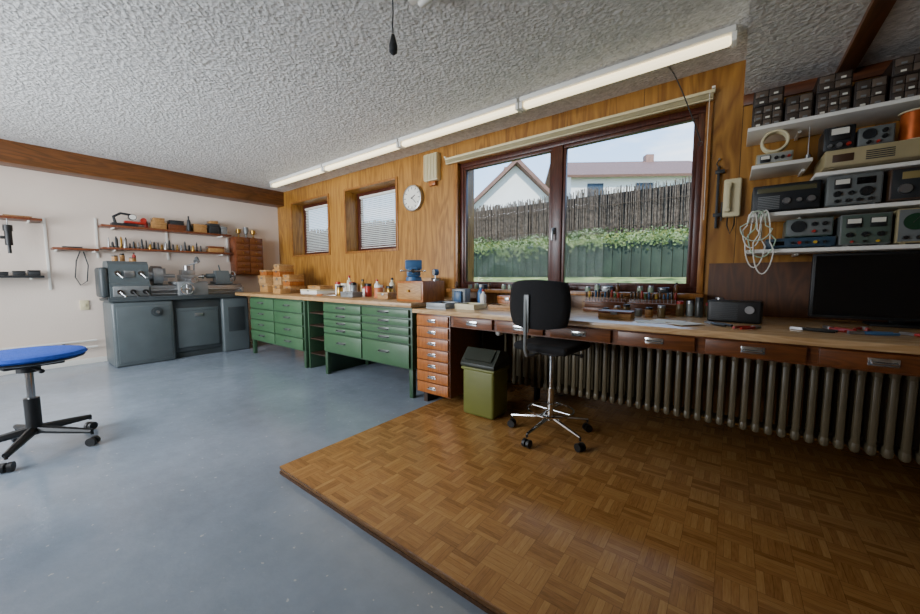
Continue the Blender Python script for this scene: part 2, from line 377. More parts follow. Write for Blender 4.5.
# ---------------- platform
pl=thing('parquet_platform','low floor platform of mosaic parquet on chipboard layers','platform',(-1.97,.92,0))
M().box(0,4.5,0,2.26,.03,.045,.002).obj('parquet_deck',PARQ,pl)
M().box(.004,4.5,.004,2.26,.016,.0295).obj('chipboard_layer',PLAT_EDGE,pl)
M().box(.0,4.5,.0,2.26,0,.0155).obj('chipboard_layer',mat('#4a3018',.8,0,.3,60),pl)
PZ=.045
# ---------------- ceiling lights
def strip(x0,x1):
    t=thing('fluorescent_lamp','long white fluorescent ceiling lamp with glowing diffuser','ceiling lamp',(x0,2.78,CZ),0,'row of ceiling lamps along the window side')
    L=x1-x0
    M().box(.01,L-.01,-.055,.055,-.035,0,.004).obj('lamp_housing',WHITE,t)
    M().box(.03,L-.03,-.032,.032,-.08,-.036,.018,seg=4).obj('lamp_diffuser',TUBE,t)
    M().box(.004,.03,-.045,.045,-.084,-.03,.004).obj('end_cap',WHITE,t)
    M().box(L-.03,L-.004,-.045,.045,-.084,-.03,.004).obj('end_cap',WHITE,t)
    return t
ls=strip(-5.76,-4.335)
for i in range(1,4): dup(ls,(-5.76+1.43*i,2.78,CZ))
t=thing('ceiling_lamp_switch','dark pear pull switch hanging on a cord from ceiling','pull switch',(-1.47,1.36,CZ))
M().rev([(.001,0),(.035,0),(.035,-.02),(.02,-.035),(.004,-.036)]).obj('ceiling_rose',WHITE,t)
M().tube([(0,0,-.03),(.003,0,-.1),(-.004,0,-.17),(0,0,-.2)],.0035,6).obj('cord',DGREY,t)
M().rev([(.002,-.205),(.008,-.21),(.013,-.23),(.022,-.265),(.021,-.295),(.008,-.308),(.001,-.309)]).obj('switch_body',DGREY,t)
t=thing('ceiling_track','short white ceiling track with small spot lamp','ceiling lamp',(-1.33,1.45,CZ))
M().box(-.1,.06,-.02,.02,-.025,0,.004).obj('track_rail',WHITE,t)
M().cyl((0,0,-.025),(0,0,-.05),.008).cyl((-.03,0,-.06),(.04,0,-.045),.018,.024).obj('spot_head',WHITE,t)
# ---------------- workbench (green)
BZ=.875; DZ=.83; FY=2.25; E=.001
M().box(-5.85,-2.2,2.2,3.185,.835,BZ,.004).obj('worktop',W_TOP,label='long worn wooden worktop over green cabinets',cat='worktop')
def handle(w_,par,x,z,y,mt=STEEL):
    return M().tube([(x-w_/2,y,z),(x-w_/2,y-.022,z-.002),(x-w_/2+.008,y-.028,z-.004),(x+w_/2-.008,y-.028,z-.004),(x+w_/2,y-.022,z-.002),(x+w_/2,y,z)],.0045,6).box(x-w_/2-.008,x+w_/2+.008,y-.002,y,z-.012,z+.012,.001).obj('handle',mt,par)
HDK=mat('#6a6e6a',.35,.6,.1,10)
def greencab(x0,x1,rows,zb,lab):
    t=thing('drawer_cabinet',lab,'cabinet',(x0,FY,0)); W=x1-x0; dp=.62; top=.833
    M().box(0,W,.02,dp,zb,top,.004).obj('body',GREEN_D,t)
    for x in (.0,W-.045):
        for y in (.02,dp-.045):
            M().box(x,x+.045,y,y+.045,0,zb-.001,.003).obj('leg',GREEN_D,t)
    cols=len(rows); cw=(W-.03)/cols
    for c,rw in enumerate(rows):
        z=top-.02; tot=sum(rw); H=top-.02-zb-.01
        for r in rw:
            h=H*r/tot; xa=.015+c*cw+.01; xb=.015+(c+1)*cw-.01
            d=M().box(xa,xb,-.004,.0195,z-h+.009,z-.006,.004).obj('drawer',GREEN,t)
            handle(.13,d,(xa+xb)/2,z-h*.42,-.004,HDK)
            z-=h
    return t
greencab(-5.5,-4.06,[[1,1,1,1],[1,1,1,1]],.2,'green steel drawer cabinet beside the grey lathe')
greencab(-3.65,-2.26,[[1,.8,.8,.8,2.2],[1,.9,.9,.9,2.6]],.26,'green steel drawer cabinet with thin and deep drawers')
t=thing('storage_rack','dark open rack with small shelves between green cabinets','rack',(-4.045,2.3,0))
M().box(0,.025,0,.55,0,.834,.002).box(.355,.38,0,.55,0,.834,.002).box(.025,.355,.52,.55,.0,.834).obj('rack_frame',GREEN_D,t)
for z in (.18,.36,.52,.67): M().box(.026,.354,.01,.519,z,z+.015,.002).obj('shelf',W_DARK,t)
for i,(z,cc) in enumerate([(.196,DGREY),(.376,DGREY),(.536,LGREY),(.686,W_RED)]):
    M().box(-.12,.12,-.15,.15,0,.07+.01*i,.004).box(-.124,.124,-.154,.154,.06+.01*i,.085+.01*i,.003).obj('storage_box',cc,loc=(-3.855,2.62,z),label='small lidded storage box on the open rack',cat='box',group='boxes in the open rack')
# ---------------- long desk
t=thing('long_desk','long wooden desk with apron drawers fixed under the window','desk',(-2.19,2.2,0))
M().box(0,4.7,0,.99,.795,DZ,.004).obj('desk_top',W_BENCH,t)
M().box(.4,4.7,.04,.06,.70,.794).box(.4,.42,.06,.9,.70,.794).obj('apron',W_APRON,t)
for c,w_ in ((.62,.36),(1.02,.36),(1.44,.38),(1.86,.38),(2.285,.38),(2.705,.38),(3.13,.38),(3.55,.38),(3.97,.38)):
    d=M().box(c-w_/2,c+w_/2,.018,.039,.71,.785,.003).obj('drawer',W_APRON,t)
    M().box(c-.045,c+.045,.013,.0175,.73,.765,.002).tube([(c-.035,.014,.752),(c-.035,-.004,.745),(c+.035,-.004,.745),(c+.035,.014,.752)],.004,6).obj('handle',CHROME,d)
M().box(4.6,4.64,.45,.49,.046,.794,.004).obj('desk_leg',W_DARK,t)
M().box(.42,.44,.45,.9,.046,.699,.004).obj('side_panel',W_DARK,t)
t=thing('drawer_unit','narrow orange wooden drawer unit with chrome pulls under desk','drawers',(-2.17,2.24,.1))
M().box(0,.37,.0,.65,0,.693,.003).obj('body',W_APRON,t)
M().box(.03,.07,.05,.6,-.1,-.001).obj('foot',W_DARK,t)
for i in range(7):
    z=.012+i*.0965; d=M().box(.012,.358,-.017,-.001,z,z+.088,.003).obj('drawer',W_ORANGE,t)
    M().box(.145,.225,-.021,-.0175,z+.03,z+.058,.002).tube([(.15,-.02,.05+z),(.15,-.038,z+.044),(.22,-.038,z+.044),(.22,-.02,z+.05)],.004,6).obj('handle',CHROME,d)
# ---------------- radiator
t=thing('column_radiator','old ribbed column radiator beneath the long desk','radiator',(-1.5,2.72,0))
m=M()
for i in range(52):
    x=i*.058+.03
    for y in (0,.07,.14):
        m.box(x-.017,x+.017,y-.016,y+.016,.2,.62,.014,seg=2)
    m.box(x-.02,x+.02,-.02,.16,.585,.645,.018,seg=2).box(x-.02,x+.02,-.02,.16,.175,.235,.018,seg=2)
m.cyl((.0,.07,.615),(3.05,.07,.615),.02).cyl((.0,.07,.205),(3.05,.07,.205),.02)
m.obj('radiator_column',RADM,t)
for x in (.2,2.8): M().box(x-.012,x+.012,.06,.14,.0455,.176,.003).obj('radiator_foot',DGREY,t)
M().tube([(0.0,.07,.615),(-.08,.07,.615),(-.1,.07,.6),(-.1,.07,.3),(-.1,.07,.046)],.011).obj('pipe',RADM,t)
M().cyl((-.1,.0,.615),(-.1,-.06,.615),.022).sph((-.1,-.06,.615),.024).obj('valve_knob',WHITE,t)
# ---------------- wastebasket
t=thing('pedal_bin','olive yellow waste bin with dark green swing lid','bin',(-1.49,2.29,PZ))
M().box(-.14,.14,-.11,.11,.0,.36,.02,seg=3).box(-.15,.15,-.12,.12,.35,.375,.01).obj('bin_body',OLIVE,t)
M().box(-.154,.154,-.124,.124,.376,.41,.01).prism([(-.12,.41),(.12,.41),(.075,.49),(-.03,.51)],-.15,.15,'x').obj('lid',DOLIVE,t)
M().prism([(-.11,.43),(-.04,.503),(-.043,.51),(-.116,.437)],-.12,.12,'x').obj('lid_flap',DOLIVE,t)
# ---------------- chairs
def star(t,n,R,z,mt,a0=0,cz=.06,w_=.022):
    for i in range(n):
        a=a0+2*pi*i/n; c,s_=math.cos(a),math.sin(a)
        M().tube([(c*.02,s_*.02,z+.035),(c*R*.6,s_*R*.6,z+.015),(c*R,s_*R,z)],[w_,w_*.8,w_*.6],8).obj('base_leg',mt,t)
        k=M().cyl((c*R,s_*R,z),(c*R,s_*R,cz-.005),.008,n=8); px,py=-s_,c
        k.cyl((c*R+px*.024,s_*R+py*.024,.026),(c*R+px*.006,s_*R+py*.006,.026),.026,n=14).cyl((c*R-px*.024,s_*R-py*.024,.026),(c*R-px*.006,s_*R-py*.006,.026),.026,n=14).cyl((c*R-px*.02,s_*R-py*.02,.03),(c*R+px*.02,s_*R+py*.02,.03),.012,n=8)
        k.obj('caster',BLACK,t)
t=thing('swivel_chair','black swivel work chair with chrome star base at desk','chair',(-.93,2.23,PZ),math.radians(-6))
star(t,5,.27,.085,CHROME,math.radians(-92),.07,.014)
M().cyl((0,0,.1),(0,0,.32),.024).cyl((0,0,.32),(0,0,.57),.014).obj('column',CHROME,t)
M().torus((0,0,.17),.15,.007,'z',36,6).cyl((-.15,0,.17),(.15,0,.17),.006).cyl((0,-.15,.17),(0,.15,.17),.006).obj('foot_ring',CHROME,t)
M().cyl((0,0,.54),(0,0,.57),.035).box(-.1,.1,-.12,.12,.56,.58,.006).obj('mechanism',BLACK,t)
M().tube([(-.03,-.1,.565),(-.03,-.2,.565),(-.03,-.255,.575),(-.03,-.275,.61),(-.03,-.275,.75),(-.03,-.262,.93)],.011).box(-.048,-.012,-.272,-.262,.72,.95,.004).obj('back_bar',GREYM,t)
M().cyl((.02,.05,.56),(.17,.07,.55),.006).sph((.175,.07,.55),.014).obj('height_lever',BLACK,t)
M().box(-.19,.19,-.18,.19,.581,.635,.027,seg=4).obj('seat',FABB,t)
m=M(); nx,nz=12,8
def pad(u,v,th):
    k=(abs(u)**4+abs(v)**4); sh=max(0,1-k*.45)
    x=u*.205*(1-.1*v*v); y=-.235+.06*u*u+ th*.024*sh**.5
    return (x,y,.89+v*.15*(1-.12*u*u))
G={}
for s_ in (-1,1):
    for i in range(nx+1):
        for j in range(nz+1):
            G[s_,i,j]=m.bm.verts.new(pad(-1+2*i/nx,-1+2*j/nz,s_))
for s_ in (-1,1):
    for i in range(nx):
        for j in range(nz): m.bm.faces.new((G[s_,i,j],G[s_,i+1,j],G[s_,i+1,j+1],G[s_,i,j+1]))
edge=[(i,0) for i in range(nx)]+[(nx,j) for j in range(nz)]+[(i,nz) for i in range(nx,0,-1)]+[(0,j) for j in range(nz,0,-1)]
for a,b in zip(edge,edge[1:]+edge[:1]): m.bm.faces.new((G[-1,a[0],a[1]],G[-1,b[0],b[1]],G[1,b[0],b[1]],G[1,a[0],a[1]]))
m.obj('backrest',FABB,t,ang=70)
t=thing('swivel_stool','swivel chair with blue upholstered seat and black base','chair',(-3.5,.12,0),.2); t.scale=(1.06,1.06,1.06)
star(t,5,.29,.09,BLACK,math.radians(-35),.075,.026)
M().cyl((0,0,.1),(0,0,.32),.034).obj('column_sleeve',BLACK,t); M().cyl((0,0,.32),(0,0,.52),.018).obj('column',CHROME,t)
M().cyl((0,0,.48),(0,0,.53),.05).box(-.12,.12,-.12,.12,.52,.54,.005).obj('mechanism',BLACK,t)
M().cyl((.05,0,.51),(.2,0,.505),.006).sph((.2,0,.505),.013).obj('height_lever',BLACK,t)
M().rev([(.01,.541),(.2,.541),(.235,.552),(.24,.56),(.01,.561)],n=36).obj('seat_shell',BLACK,t)
M().rev([(.01,.562),(.235,.562),(.25,.575),(.24,.592),(.2,.6),(.01,.592)],n=36).obj('seat',BLUEF,t)
# ---------------- lathe (local x along bed, front -y)
t=thing('metal_lathe','grey metalworking lathe on cabinet base against wall','lathe',(-6.15,.87,0),pi/2)
M().box(0,.6,-.27,.27,.0,.8,.03,seg=3).box(0.04,.56,-.278,-.26,.05,.74,.006).obj('headstock_pedestal',LGREY,t)
M().box(.6,1.17,-.2,.25,.08,.8,.01).box(.6,1.17,-.18,.22,0,.08).obj('center_base',LGREYD,t)
d=M().box(.64,1.13,-.215,-.2005,.14,.68,.01).box(.64,1.13,-.225,-.215,.64,.68,.004).obj('cabinet_door',LGREY,t)
M().box(.84,.94,-.235,-.2155,.56,.6,.006).obj('door_plate',STEEL,d)
M().box(1.17,1.53,-.26,.25,0,.8,.025,seg=3).obj('tailstock_pedestal',LGREY,t)
M().box(-.02,1.56,-.29,.3,.801,.835,.012).box(-.02,1.56,-.29,-.28,.83,.86,.003).obj('chip_tray',LGREYD,t)
M().prism([(-.17,.84),(.2,.84),(.2,1.25),(.15,1.3),(-.07,1.3),(-.12,1.26),(-.13,1.03),(-.17,1.0)],.02,.4,'x').obj('headstock',LGREY,t)
M().box(.04,.38,-.2,-.171,.86,.99,.012).obj('gearbox_panel',GREYM,t)
M().box(-.06,.018,-.14,.19,.85,1.22,.03,seg=3).obj('gear_cover',LGREYD,t)
M().cyl((.4,0,1.12),(.45,0,1.12),.075).cyl((.45,0,1.12),(.55,0,1.12),.13,n=32).box(.55,.6,-.02,.02,1.14,1.22).box(.55,.6,-.09,-.03,1.05,1.09).box(.55,.6,.03,.09,1.05,1.09).cyl((.55,0,1.12),(.7,0,1.12),.025).obj('chuck',STEEL,t)
m=M()
m.box(.4,1.5,-.13,-.05,.88,.985,.004).box(.4,1.5,.05,.13,.88,.985,.004).box(.4,1.5,-.09,.09,.836,.88,.004)
m.prism([(-.1,.985),(-.06,.985),(-.08,1.0)],.4,1.5,'x').prism([(.1,.985),(.06,.985),(.08,1.0)],.4,1.5,'x').obj('bed',STEEL,t)
M().box(.66,1.04,-.16,.16,1.001,1.04,.008).box(.68,1.02,-.23,-.145,.845,1.04,.01).obj('carriage',GREYM,t)
M().box(.76,.92,-.22,.12,1.04,1.08,.006).box(.74,.94,-.12,.06,1.08,1.13,.006).cyl((.84,-.02,1.13),(.84,-.02,1.26),.04).box(.765,.915,-.09,.05,1.13,1.2,.004).tube([(.84,-.02,1.26),(.88,-.06,1.28),(.94,-.12,1.31)],.009).sph((.94,-.12,1.31),.017).obj('tool_post',STEEL,t)
M().torus((.76,-.27,.94),.07,.01,'y').cyl((.76,-.23,.94),(.76,-.275,.94),.02).cyl((.7,-.27,.94),(.82,-.27,.94),.006).cyl((.76,-.27,.88),(.76,-.27,1.0),.006).cyl((.81,-.28,.94),(.81,-.33,.94),.01).obj('handwheel',CHROME,t)
M().cyl((.84,-.22,1.06),(.84,-.29,1.06),.038).cyl((.87,-.29,1.08),(.87,-.33,1.08),.009).cyl((.94,-.02,1.11),(1.02,-.02,1.11),.02).cyl((1.02,-.02,1.11),(1.03,-.02,1.11),.035).obj('slide_handle',CHROME,t)
M().cyl((.4,-.17,.88),(1.48,-.17,.88),.01).cyl((.4,-.165,.93),(1.48,-.165,.93),.012).box(1.46,1.5,-.19,-.1,.85,.95,.005).obj('lead_screw',STEEL,t)
M().box(1.16,1.38,-.12,.12,1.001,1.04,.006).prism([(-.08,1.04),(.08,1.04),(.06,1.15),(.035,1.2),(-.035,1.2),(-.06,1.15)],1.18,1.36,'x').cyl((1.08,0,1.12),(1.4,0,1.12),.034).cyl((1.0,0,1.12),(1.08,0,1.12),.006,.022).cyl((1.25,-.02,1.2),(1.22,-.06,1.28),.009).obj('tailstock',LGREY,t)
M().torus((1.43,0,1.12),.075,.009,'x').cyl((1.4,0,1.12),(1.44,0,1.12),.018).cyl((1.43,-.07,1.12),(1.43,.07,1.12),.006).cyl((1.44,0,1.18),(1.48,0,1.18),.01).obj('tailstock_wheel',CHROME,t)
for x,z in ((.1,.92),(.22,.92),(.34,.92),(.32,1.15),(.1,1.15)):
    y=-.2 if z<1 else -.125
    M().cyl((x,y,z),(x,y-.02,z),.03).cyl((x,y-.015,z),(x+.035,y-.05,z-.05),.007).sph((x+.04,y-.052,z-.055),.015).obj('gear_lever',CHROME if x<.15 or z>1 else BLACK,t)
M().box(.16,.26,-.136,-.1295,1.1,1.18,.003).obj('speed_plate',STEEL,t)
M().cyl((.42,-.279,.66),(.42,-.3,.66),.06,n=28).cyl((.42,-.3,.66),(.42,-.315,.66),.045,n=28).obj('motor_dial',LGREYD,t)
M().cyl((.42,-.315,.66),(.42,-.345,.66),.018).obj('dial_knob',STEEL,t)
M().box(1.24,1.46,-.268,-.2605,.3,.66,.006).obj('pedestal_panel',LGREYD,t)
M().tube([(.98,.2,.836),(.98,.2,1.1),(.98,.16,1.3),(1.0,.1,1.38)],.01).cyl((1.0,.1,1.39),(.98,.04,1.33),.018,.04).obj('machine_lamp',GREYM,t)
# ---------------- generic small items
def bottle(loc,r,h,mb,mc,lab,grp=None,cat='bottle'):
    t=thing('bottle',lab,cat,loc,0,grp)
    M().rev([(.001,0),(r*.95,0),(r,r*.1),(r,h*.62),(r*.85,h*.72),(r*.4,h*.8),(r*.4,h*.88),(.001,h*.88)],n=16).obj('bottle_body',mb,t)
    M().rev([(.001,h*.881),(r*.46,h*.881),(r*.44,h),(.001,h)],n=12).obj('cap',mc,t); return t
def jar(loc,r,h,mb,mc,lab,grp=None):
    t=thing('jar',lab,'jar',loc,0,grp)
    M().rev([(.001,0),(r*.95,0),(r,.006),(r,h*.74),(r*.88,h*.8),(.001,h*.8)],n=16).obj('jar_body',mb,t)
    M().rev([(.001,h*.801),(r*.93,h*.801),(r*.93,h*.985),(r*.9,h),(.001,h)],n=16).obj('lid',mc,t); return t
def crate(loc,w_,d_,h,mt,lab,grp=None,rz=0,name='wooden_box'):
    t_=.009
    m=M().box(-w_/2,w_/2,-d_/2,d_/2,0,t_).box(-w_/2,w_/2,-d_/2,-d_/2+t_,t_,h,.002).box(-w_/2,w_/2,d_/2-t_,d_/2,t_,h,.002).box(-w_/2,-w_/2+t_,-d_/2+t_,d_/2-t_,t_,h,.002).box(w_/2-t_,w_/2,-d_/2+t_,d_/2-t_,t_,h,.002)
    return m.obj(name,mt,loc=loc,rot=(0,0,rz),label=lab,cat='box',group=grp)
def lbox(loc,w_,d_,h,mt,ml,lab,grp=None,rz=0,name='lidded_box'):
    t=thing(name,lab,'box',loc,rz,grp)
    M().box(-w_/2,w_/2,-d_/2,d_/2,0,h*.7,.003).obj('box_body',mt,t)
    M().box(-w_/2-.003,w_/2+.003,-d_/2-.003,d_/2+.003,h*.7+.001,h,.004).obj('lid',ml,t)
    M().box(-.02,.02,-d_/2-.008,-d_/2-.0035,h*.55,h*.85,.001).obj('clasp',STEEL,t); return t
for x,y,h,r in ((-6.15,.98,.07,.03),(-6.22,1.06,.1,.025),(-6.12,1.14,.05,.035)):
    jar((x,y,1.3005),r,h,random.choice([GREYM,W_BOX,DGREY]),BLACK,'small oil tin standing on the lathe','tins on top of the lathe')
bottle((-6.25,1.18,1.3005),.02,.12,RED,BLACK,'slim red oil bottle on the lathe')
# stack of wooden boxes
for i,(x,y,z,w_,h) in enumerate([(-5.62,2.62,0,.24,.13),(-5.62,2.6,.131,.22,.12),(-5.62,2.62,.252,.2,.08),(-5.36,2.68,0,.22,.11),(-5.36,2.7,.111,.24,.12),(-5.38,2.7,.232,.2,.11),(-5.37,2.7,.343,.16,.07),(-5.12,2.72,0,.2,.1),(-5.1,2.7,.101,.19,.09),(-5.1,2.7,.192,.17,.07)]):
    lbox((x,y,BZ+E+z),w_,.22,h,[W_BOX,W_TOP,W_ORANGE][i%3],W_BOX if i%2 else W_TOP,'small pine wooden box stacked on the worktop','stacked wooden boxes on the worktop')
lbox((-4.55,2.75,BZ+E),.4,.28,.06,WHITE,CREAM,'flat white plastic case on the worktop',name='plastic_case')
lbox((-4.5,2.76,BZ+.063),.3,.2,.05,W_BOX,W_BOX,'flat wooden tool case on the worktop')
crate((-4.95,2.45,BZ+E),.2,.14,.07,W_BOX,'open pine tray on the worktop')
lbox((-4.2,3.0,BZ+E),.2,.16,.14,WHITE,PAPER,'white cardboard carton on the worktop',name='carton')
k=0
for x in (-4.12,-4.02,-3.93,-3.83,-3.74,-3.65,-3.56,-3.46,-3.37,-3.28,-3.19,-3.0,-2.91,-2.82):
    y=2.78+.12*math.sin(k*2.1); h=random.uniform(.14,.25)
    if k%3==0: jar((x,y,BZ+E),.038,h*.75,WHITE,RED,'white jar with red lid on worktop','jars and bottles on the worktop')
    elif k%3==1: bottle((x,y,BZ+E),.035,h,[mat('#c9c2a8',.3),mat('#8a6a30',.3),WHITE][k//3%3],RED if k%2 else BLACK,'small workshop oil bottle on the worktop','jars and bottles on the worktop')
    else: jar((x,y,BZ+E),.04,h*.65,[BRASS,GREYM,RED][k//3%3],BLACK,'round metal tin on the worktop','jars and bottles on the worktop')
    k+=1
jar((-3.1,2.6,BZ+E),.05,.14,mat('#b9683a',.5),WHITE,'orange tub with white lid on worktop')
lbox((-3.45,2.5,BZ+E),.22,.14,.06,GREYM,GREYM,'grey metal tool tin on the worktop',name='tool_tin')
lbox((-2.85,2.5,BZ+E),.16,.12,.07,W_BOX,W_TOP,'small pine box on the worktop')
lbox((-2.72,3.0,BZ+E),.22,.16,.22,CARD,W_BOX,'tall brown carton by the panelled wall',name='carton')
t=thing('hand_file','steel hand file with wooden grip on worktop','file',(-3.9,2.42,BZ+.013),.2)
M().box(0,.22,-.012,.012,-.003,.003,.001).obj('blade',STEEL,t); M().rev([(.001,-.1),(.012,-.095),(.013,-.03),(.008,-.001)],ax='x').obj('grip',W_ORANGE,t)
t=thing('wooden_cabinet_box','varnished wooden box carrying the blue vise','box',(-2.36,2.48,BZ+E))
M().box(-.17,.17,-.14,.16,0,.19,.005).obj('box_body',W_ORANGE,t); M().box(-.15,.15,-.146,-.1405,.02,.17,.003).obj('front_panel',W_BOX,t)
M().cyl((0,-.147,.1),(0,-.165,.1),.012).obj('knob',BRASS,t)
t=thing('bench_vise','blue-grey bench vise standing on a wooden box','vise',(-2.44,2.48,BZ+E+.191),.75); t.scale=(1.3,1.3,1.2)
M().cyl((0,0,0),(0,0,.03),.06,.055,24).box(-.05,.05,-.04,.08,.03,.11,.015,seg=3).box(-.06,.06,.03,.06,.09,.16,.008).obj('vise_body',BLUE,t)
M().box(-.035,.035,-.16,.0,.05,.1,.01).box(-.06,.06,-.06,-.03,.09,.16,.008).obj('moving_jaw',BLUE,t)
M().box(-.06,.06,-.03,-.022,.125,.165,.002).box(-.06,.06,.022,.03,.125,.165,.002).obj('jaw_plate',STEEL,t)
M().cyl((0,-.16,.075),(0,-.19,.075),.014).cyl((-.08,-.18,.075),(.08,-.18,.075),.005).sph((-.08,-.18,.075),.009).sph((.08,-.18,.075),.009).obj('vise_handle',CHROME,t)
t=thing('bench_gauge','small blue bench gauge beside the vise','gauge',(-2.25,2.58,BZ+E+.191),-.3)
M().cyl((0,0,0),(0,0,.015),.03).cyl((0,0,.015),(0,0,.08),.006).obj('stand',STEEL,t); M().cyl((0,-.02,.08),(0,.02,.08),.03,n=20).obj('gauge_head',BLUE,t); M().cyl((0,-.024,.08),(0,-.0205,.08),.025,n=20).obj('dial',WHITE,t)
# ---------------- desk items (z=DZ)
def z0(z=DZ): return z+E
crate((-2.02,2.42,z0()),.2,.24,.05,GREYM,'grey metal tray on the desk','trays on the desk',.1,'metal_tray')
t=thing('transformer','grey steel transformer block on the desk','transformer',(-2.05,2.72,z0()),.2)
M().box(-.08,.08,-.07,.07,0,.02,.003).box(-.07,.07,-.06,.06,.02,.16,.004).obj('core',GREYM,t); M().box(-.04,.04,-.085,.085,.03,.14,.012).obj('winding',BLUE,t)
bottle((-1.88,2.8,z0()),.03,.2,mat('#3f6fa0',.3),WHITE,'blue spray bottle standing on the desk')
bottle((-1.8,2.72,z0()),.028,.16,WHITE,RED,'white bottle with red cap on the desk')
crate((-1.78,2.5,z0()),.2,.2,.045,CREAM,'cream plastic sorting tray on the desk','trays on the desk',0,'sorting_tray')
crate((-1.5,2.62,z0()),.24,.2,.04,W_BOX,'shallow pine tray on the desk','trays on the desk',.1)
lbox((-1.2,2.75,z0()),.22,.18,.06,DGREY,BLACK,'black lidded case on the desk',name='instrument_case')
lbox((-1.62,2.92,z0()),.2,.16,.1,W_ORANGE,W_ORANGE,'small orange wooden box on the desk')
lbox((-1.22,2.5,z0()),.2,.14,.05,CREAM,WHITE,'cream plastic box on the desk',name='plastic_case')
lbox((-.6,2.5,z0()),.2,.12,.05,W_BOX,W_RED,'small wooden parts box on the desk')
for i in range(6):
    jar((-.72+.07*i,2.7+.03*(i%2),z0()),.025,.05+.015*(i%3),[GREYM,W_BOX,mat('#6b5a3a',.25)][i%3],[BLACK,STEEL][i%2],'small round tin on the desk','small tins on the desk')
SZL=.9805
for i in range(26):
    x=-2.4+i*.083+random.uniform(-.01,.01); k=i%5
    if k==0: bottle((x,3.11,SZL),.018,random.uniform(.07,.1),mat('#5a3a1c',.3),BLACK,'tiny brown bottle on the window sill','bottles on the window sill')
    elif k in(2,3): jar((x,3.11,SZL),.022,random.uniform(.04,.07),mat('#8fa08a',.3),STEEL,'tiny glass jar on the window sill','jars on the window sill')
    elif k==4: lbox((x,3.11,SZL),.07,.07,random.uniform(.03,.05),[DGREY,W_BOX,RED,GREYM][i//5%4],[BLACK,W_BOX,RED,GREYM][i//5%4],'small box lying on the window sill','small boxes on the window sill')
def tool_rack(x,y,z,n,lab):
    t=thing('tool_rack',lab,'tool rack',(x,y,z))
    L=n*.024+.02
    M().box(0,L,-.03,.03,0,.03,.003).box(0,L,.02,.03,.03,.1,.002).box(0,L,-.03,.02,.07,.08,.002).obj('rack_block',W_APRON,t)
    return t,L
cols=['#8a241a','#a8892c','#1c1c1c','#2c4c6c','#3b2a1a','#2b5b3b','#1c1c1c','#3b2a1a']
for rx,ry,n in ((-.95,2.92,12),(-.62,2.93,13),(-1.4,2.98,7)):
    t,L=tool_rack(rx,ry,z0(),n,'wooden rack holding a row of screwdrivers on desk')
    for i in range(n):
        q=thing('screwdriver','slim screwdriver standing handle up in wooden rack','screwdriver',(rx+.02+i*.024,ry-.005,z0()+.081),0,'screwdrivers standing in the desk racks')
        hh=random.uniform(.03,.07)
        M().cyl((0,0,0),(0,0,.03),.0025,n=6).obj('shaft',STEEL,q)
        M().rev([(.001,.0301),(.006,.031),(.009,.04),(.008,.03+hh*.9),(.004,.03+hh),(.001,.03+hh)],n=8).obj('grip',mat(random.choice(cols),.35),q)
for i in range(8):
    jar((-.28+i*.055,2.9+.04*(i%2),z0()),.024,random.uniform(.07,.14),mat(['#6b5a3a','#8a8d88','#3a3a36'][i%3],.25),[RED,STEEL,BLACK][i%3],'small lidded jar of parts on the desk','parts jars on the desk')
for i,(x,y,rz) in enumerate([(-.38,2.4,.3),(-.3,2.5,-.2),(-.2,2.38,.9)]):
    M().box(-.08,.08,-.055,.055,0,.002).obj('paper_sheet',PAPER,loc=(x,y,z0()+i*.003),rot=(0,0,rz),label='loose white paper sheet lying on the desk',cat='paper',group='papers on the desk')
for i,(x,y,rz,c) in enumerate([(.42,2.62,.4,RED),(.55,2.7,-.3,RED),(.3,2.5,1.2,BLACK),(.68,2.55,.9,RED),(-.08,2.5,.7,BLACK),(.1,2.42,-.6,RED),(.82,2.7,.2,RED),(.5,2.48,1.9,BLUE),(.95,2.6,1.2,RED)]):
    q=thing('pliers','pliers with coloured grips lying on the desk','pliers',(x,y,z0()+.008),rz,'pliers scattered on the desk')
    M().prism([(-.015,0),(-.008,.05),(.008,.05),(.015,0),(.006,-.01),(-.006,-.01)],-.006,.006,'z').obj('jaws',STEEL,q)
    for s_ in (-1,1): M().tube([(s_*.006,0,0),(s_*.02,-.03,0),(s_*.025,-.07,0),(s_*.018,-.12,0)],.0068,8).obj('grip',c,q)
t=thing('radio','small black desk radio with speaker grille','radio',(.02,2.72,z0()),-.1)
M().box(-.13,.13,-.06,.06,0,.13,.012,seg=3).obj('radio_body',BLACK,t); m=M()
for i in range(9): m.box(-.11,.02,-.064,-.0605,.02+i*.011,.025+i*.011)
m.obj('speaker_grille',DGREY,t)
M().cyl((.075,-.0605,.08),(.075,-.075,.08),.022,n=20).obj('tuning_knob',STEEL,t)
t=thing('flat_monitor','large dark flat monitor standing on the desk','monitor',(.74,3.02,z0()),-.03)
M().box(-.36,.36,-.02,.02,.03,.41,.006).obj('monitor_bezel',BLACK,t); M().box(-.345,.345,-.0225,-.0205,.045,.395).obj('screen',SCREEN,t)
M().box(-.12,.12,-.09,.09,0,.012,.005).box(-.03,.03,.02,.05,.012,.2,.005).obj('monitor_stand',BLACK,t)
M().box(-.14,2.4,D-.008,D-.001,.835,1.2,.002).obj('back_board',W_BACK,label='dark brown wooden board on the wall behind the desk',cat='board')
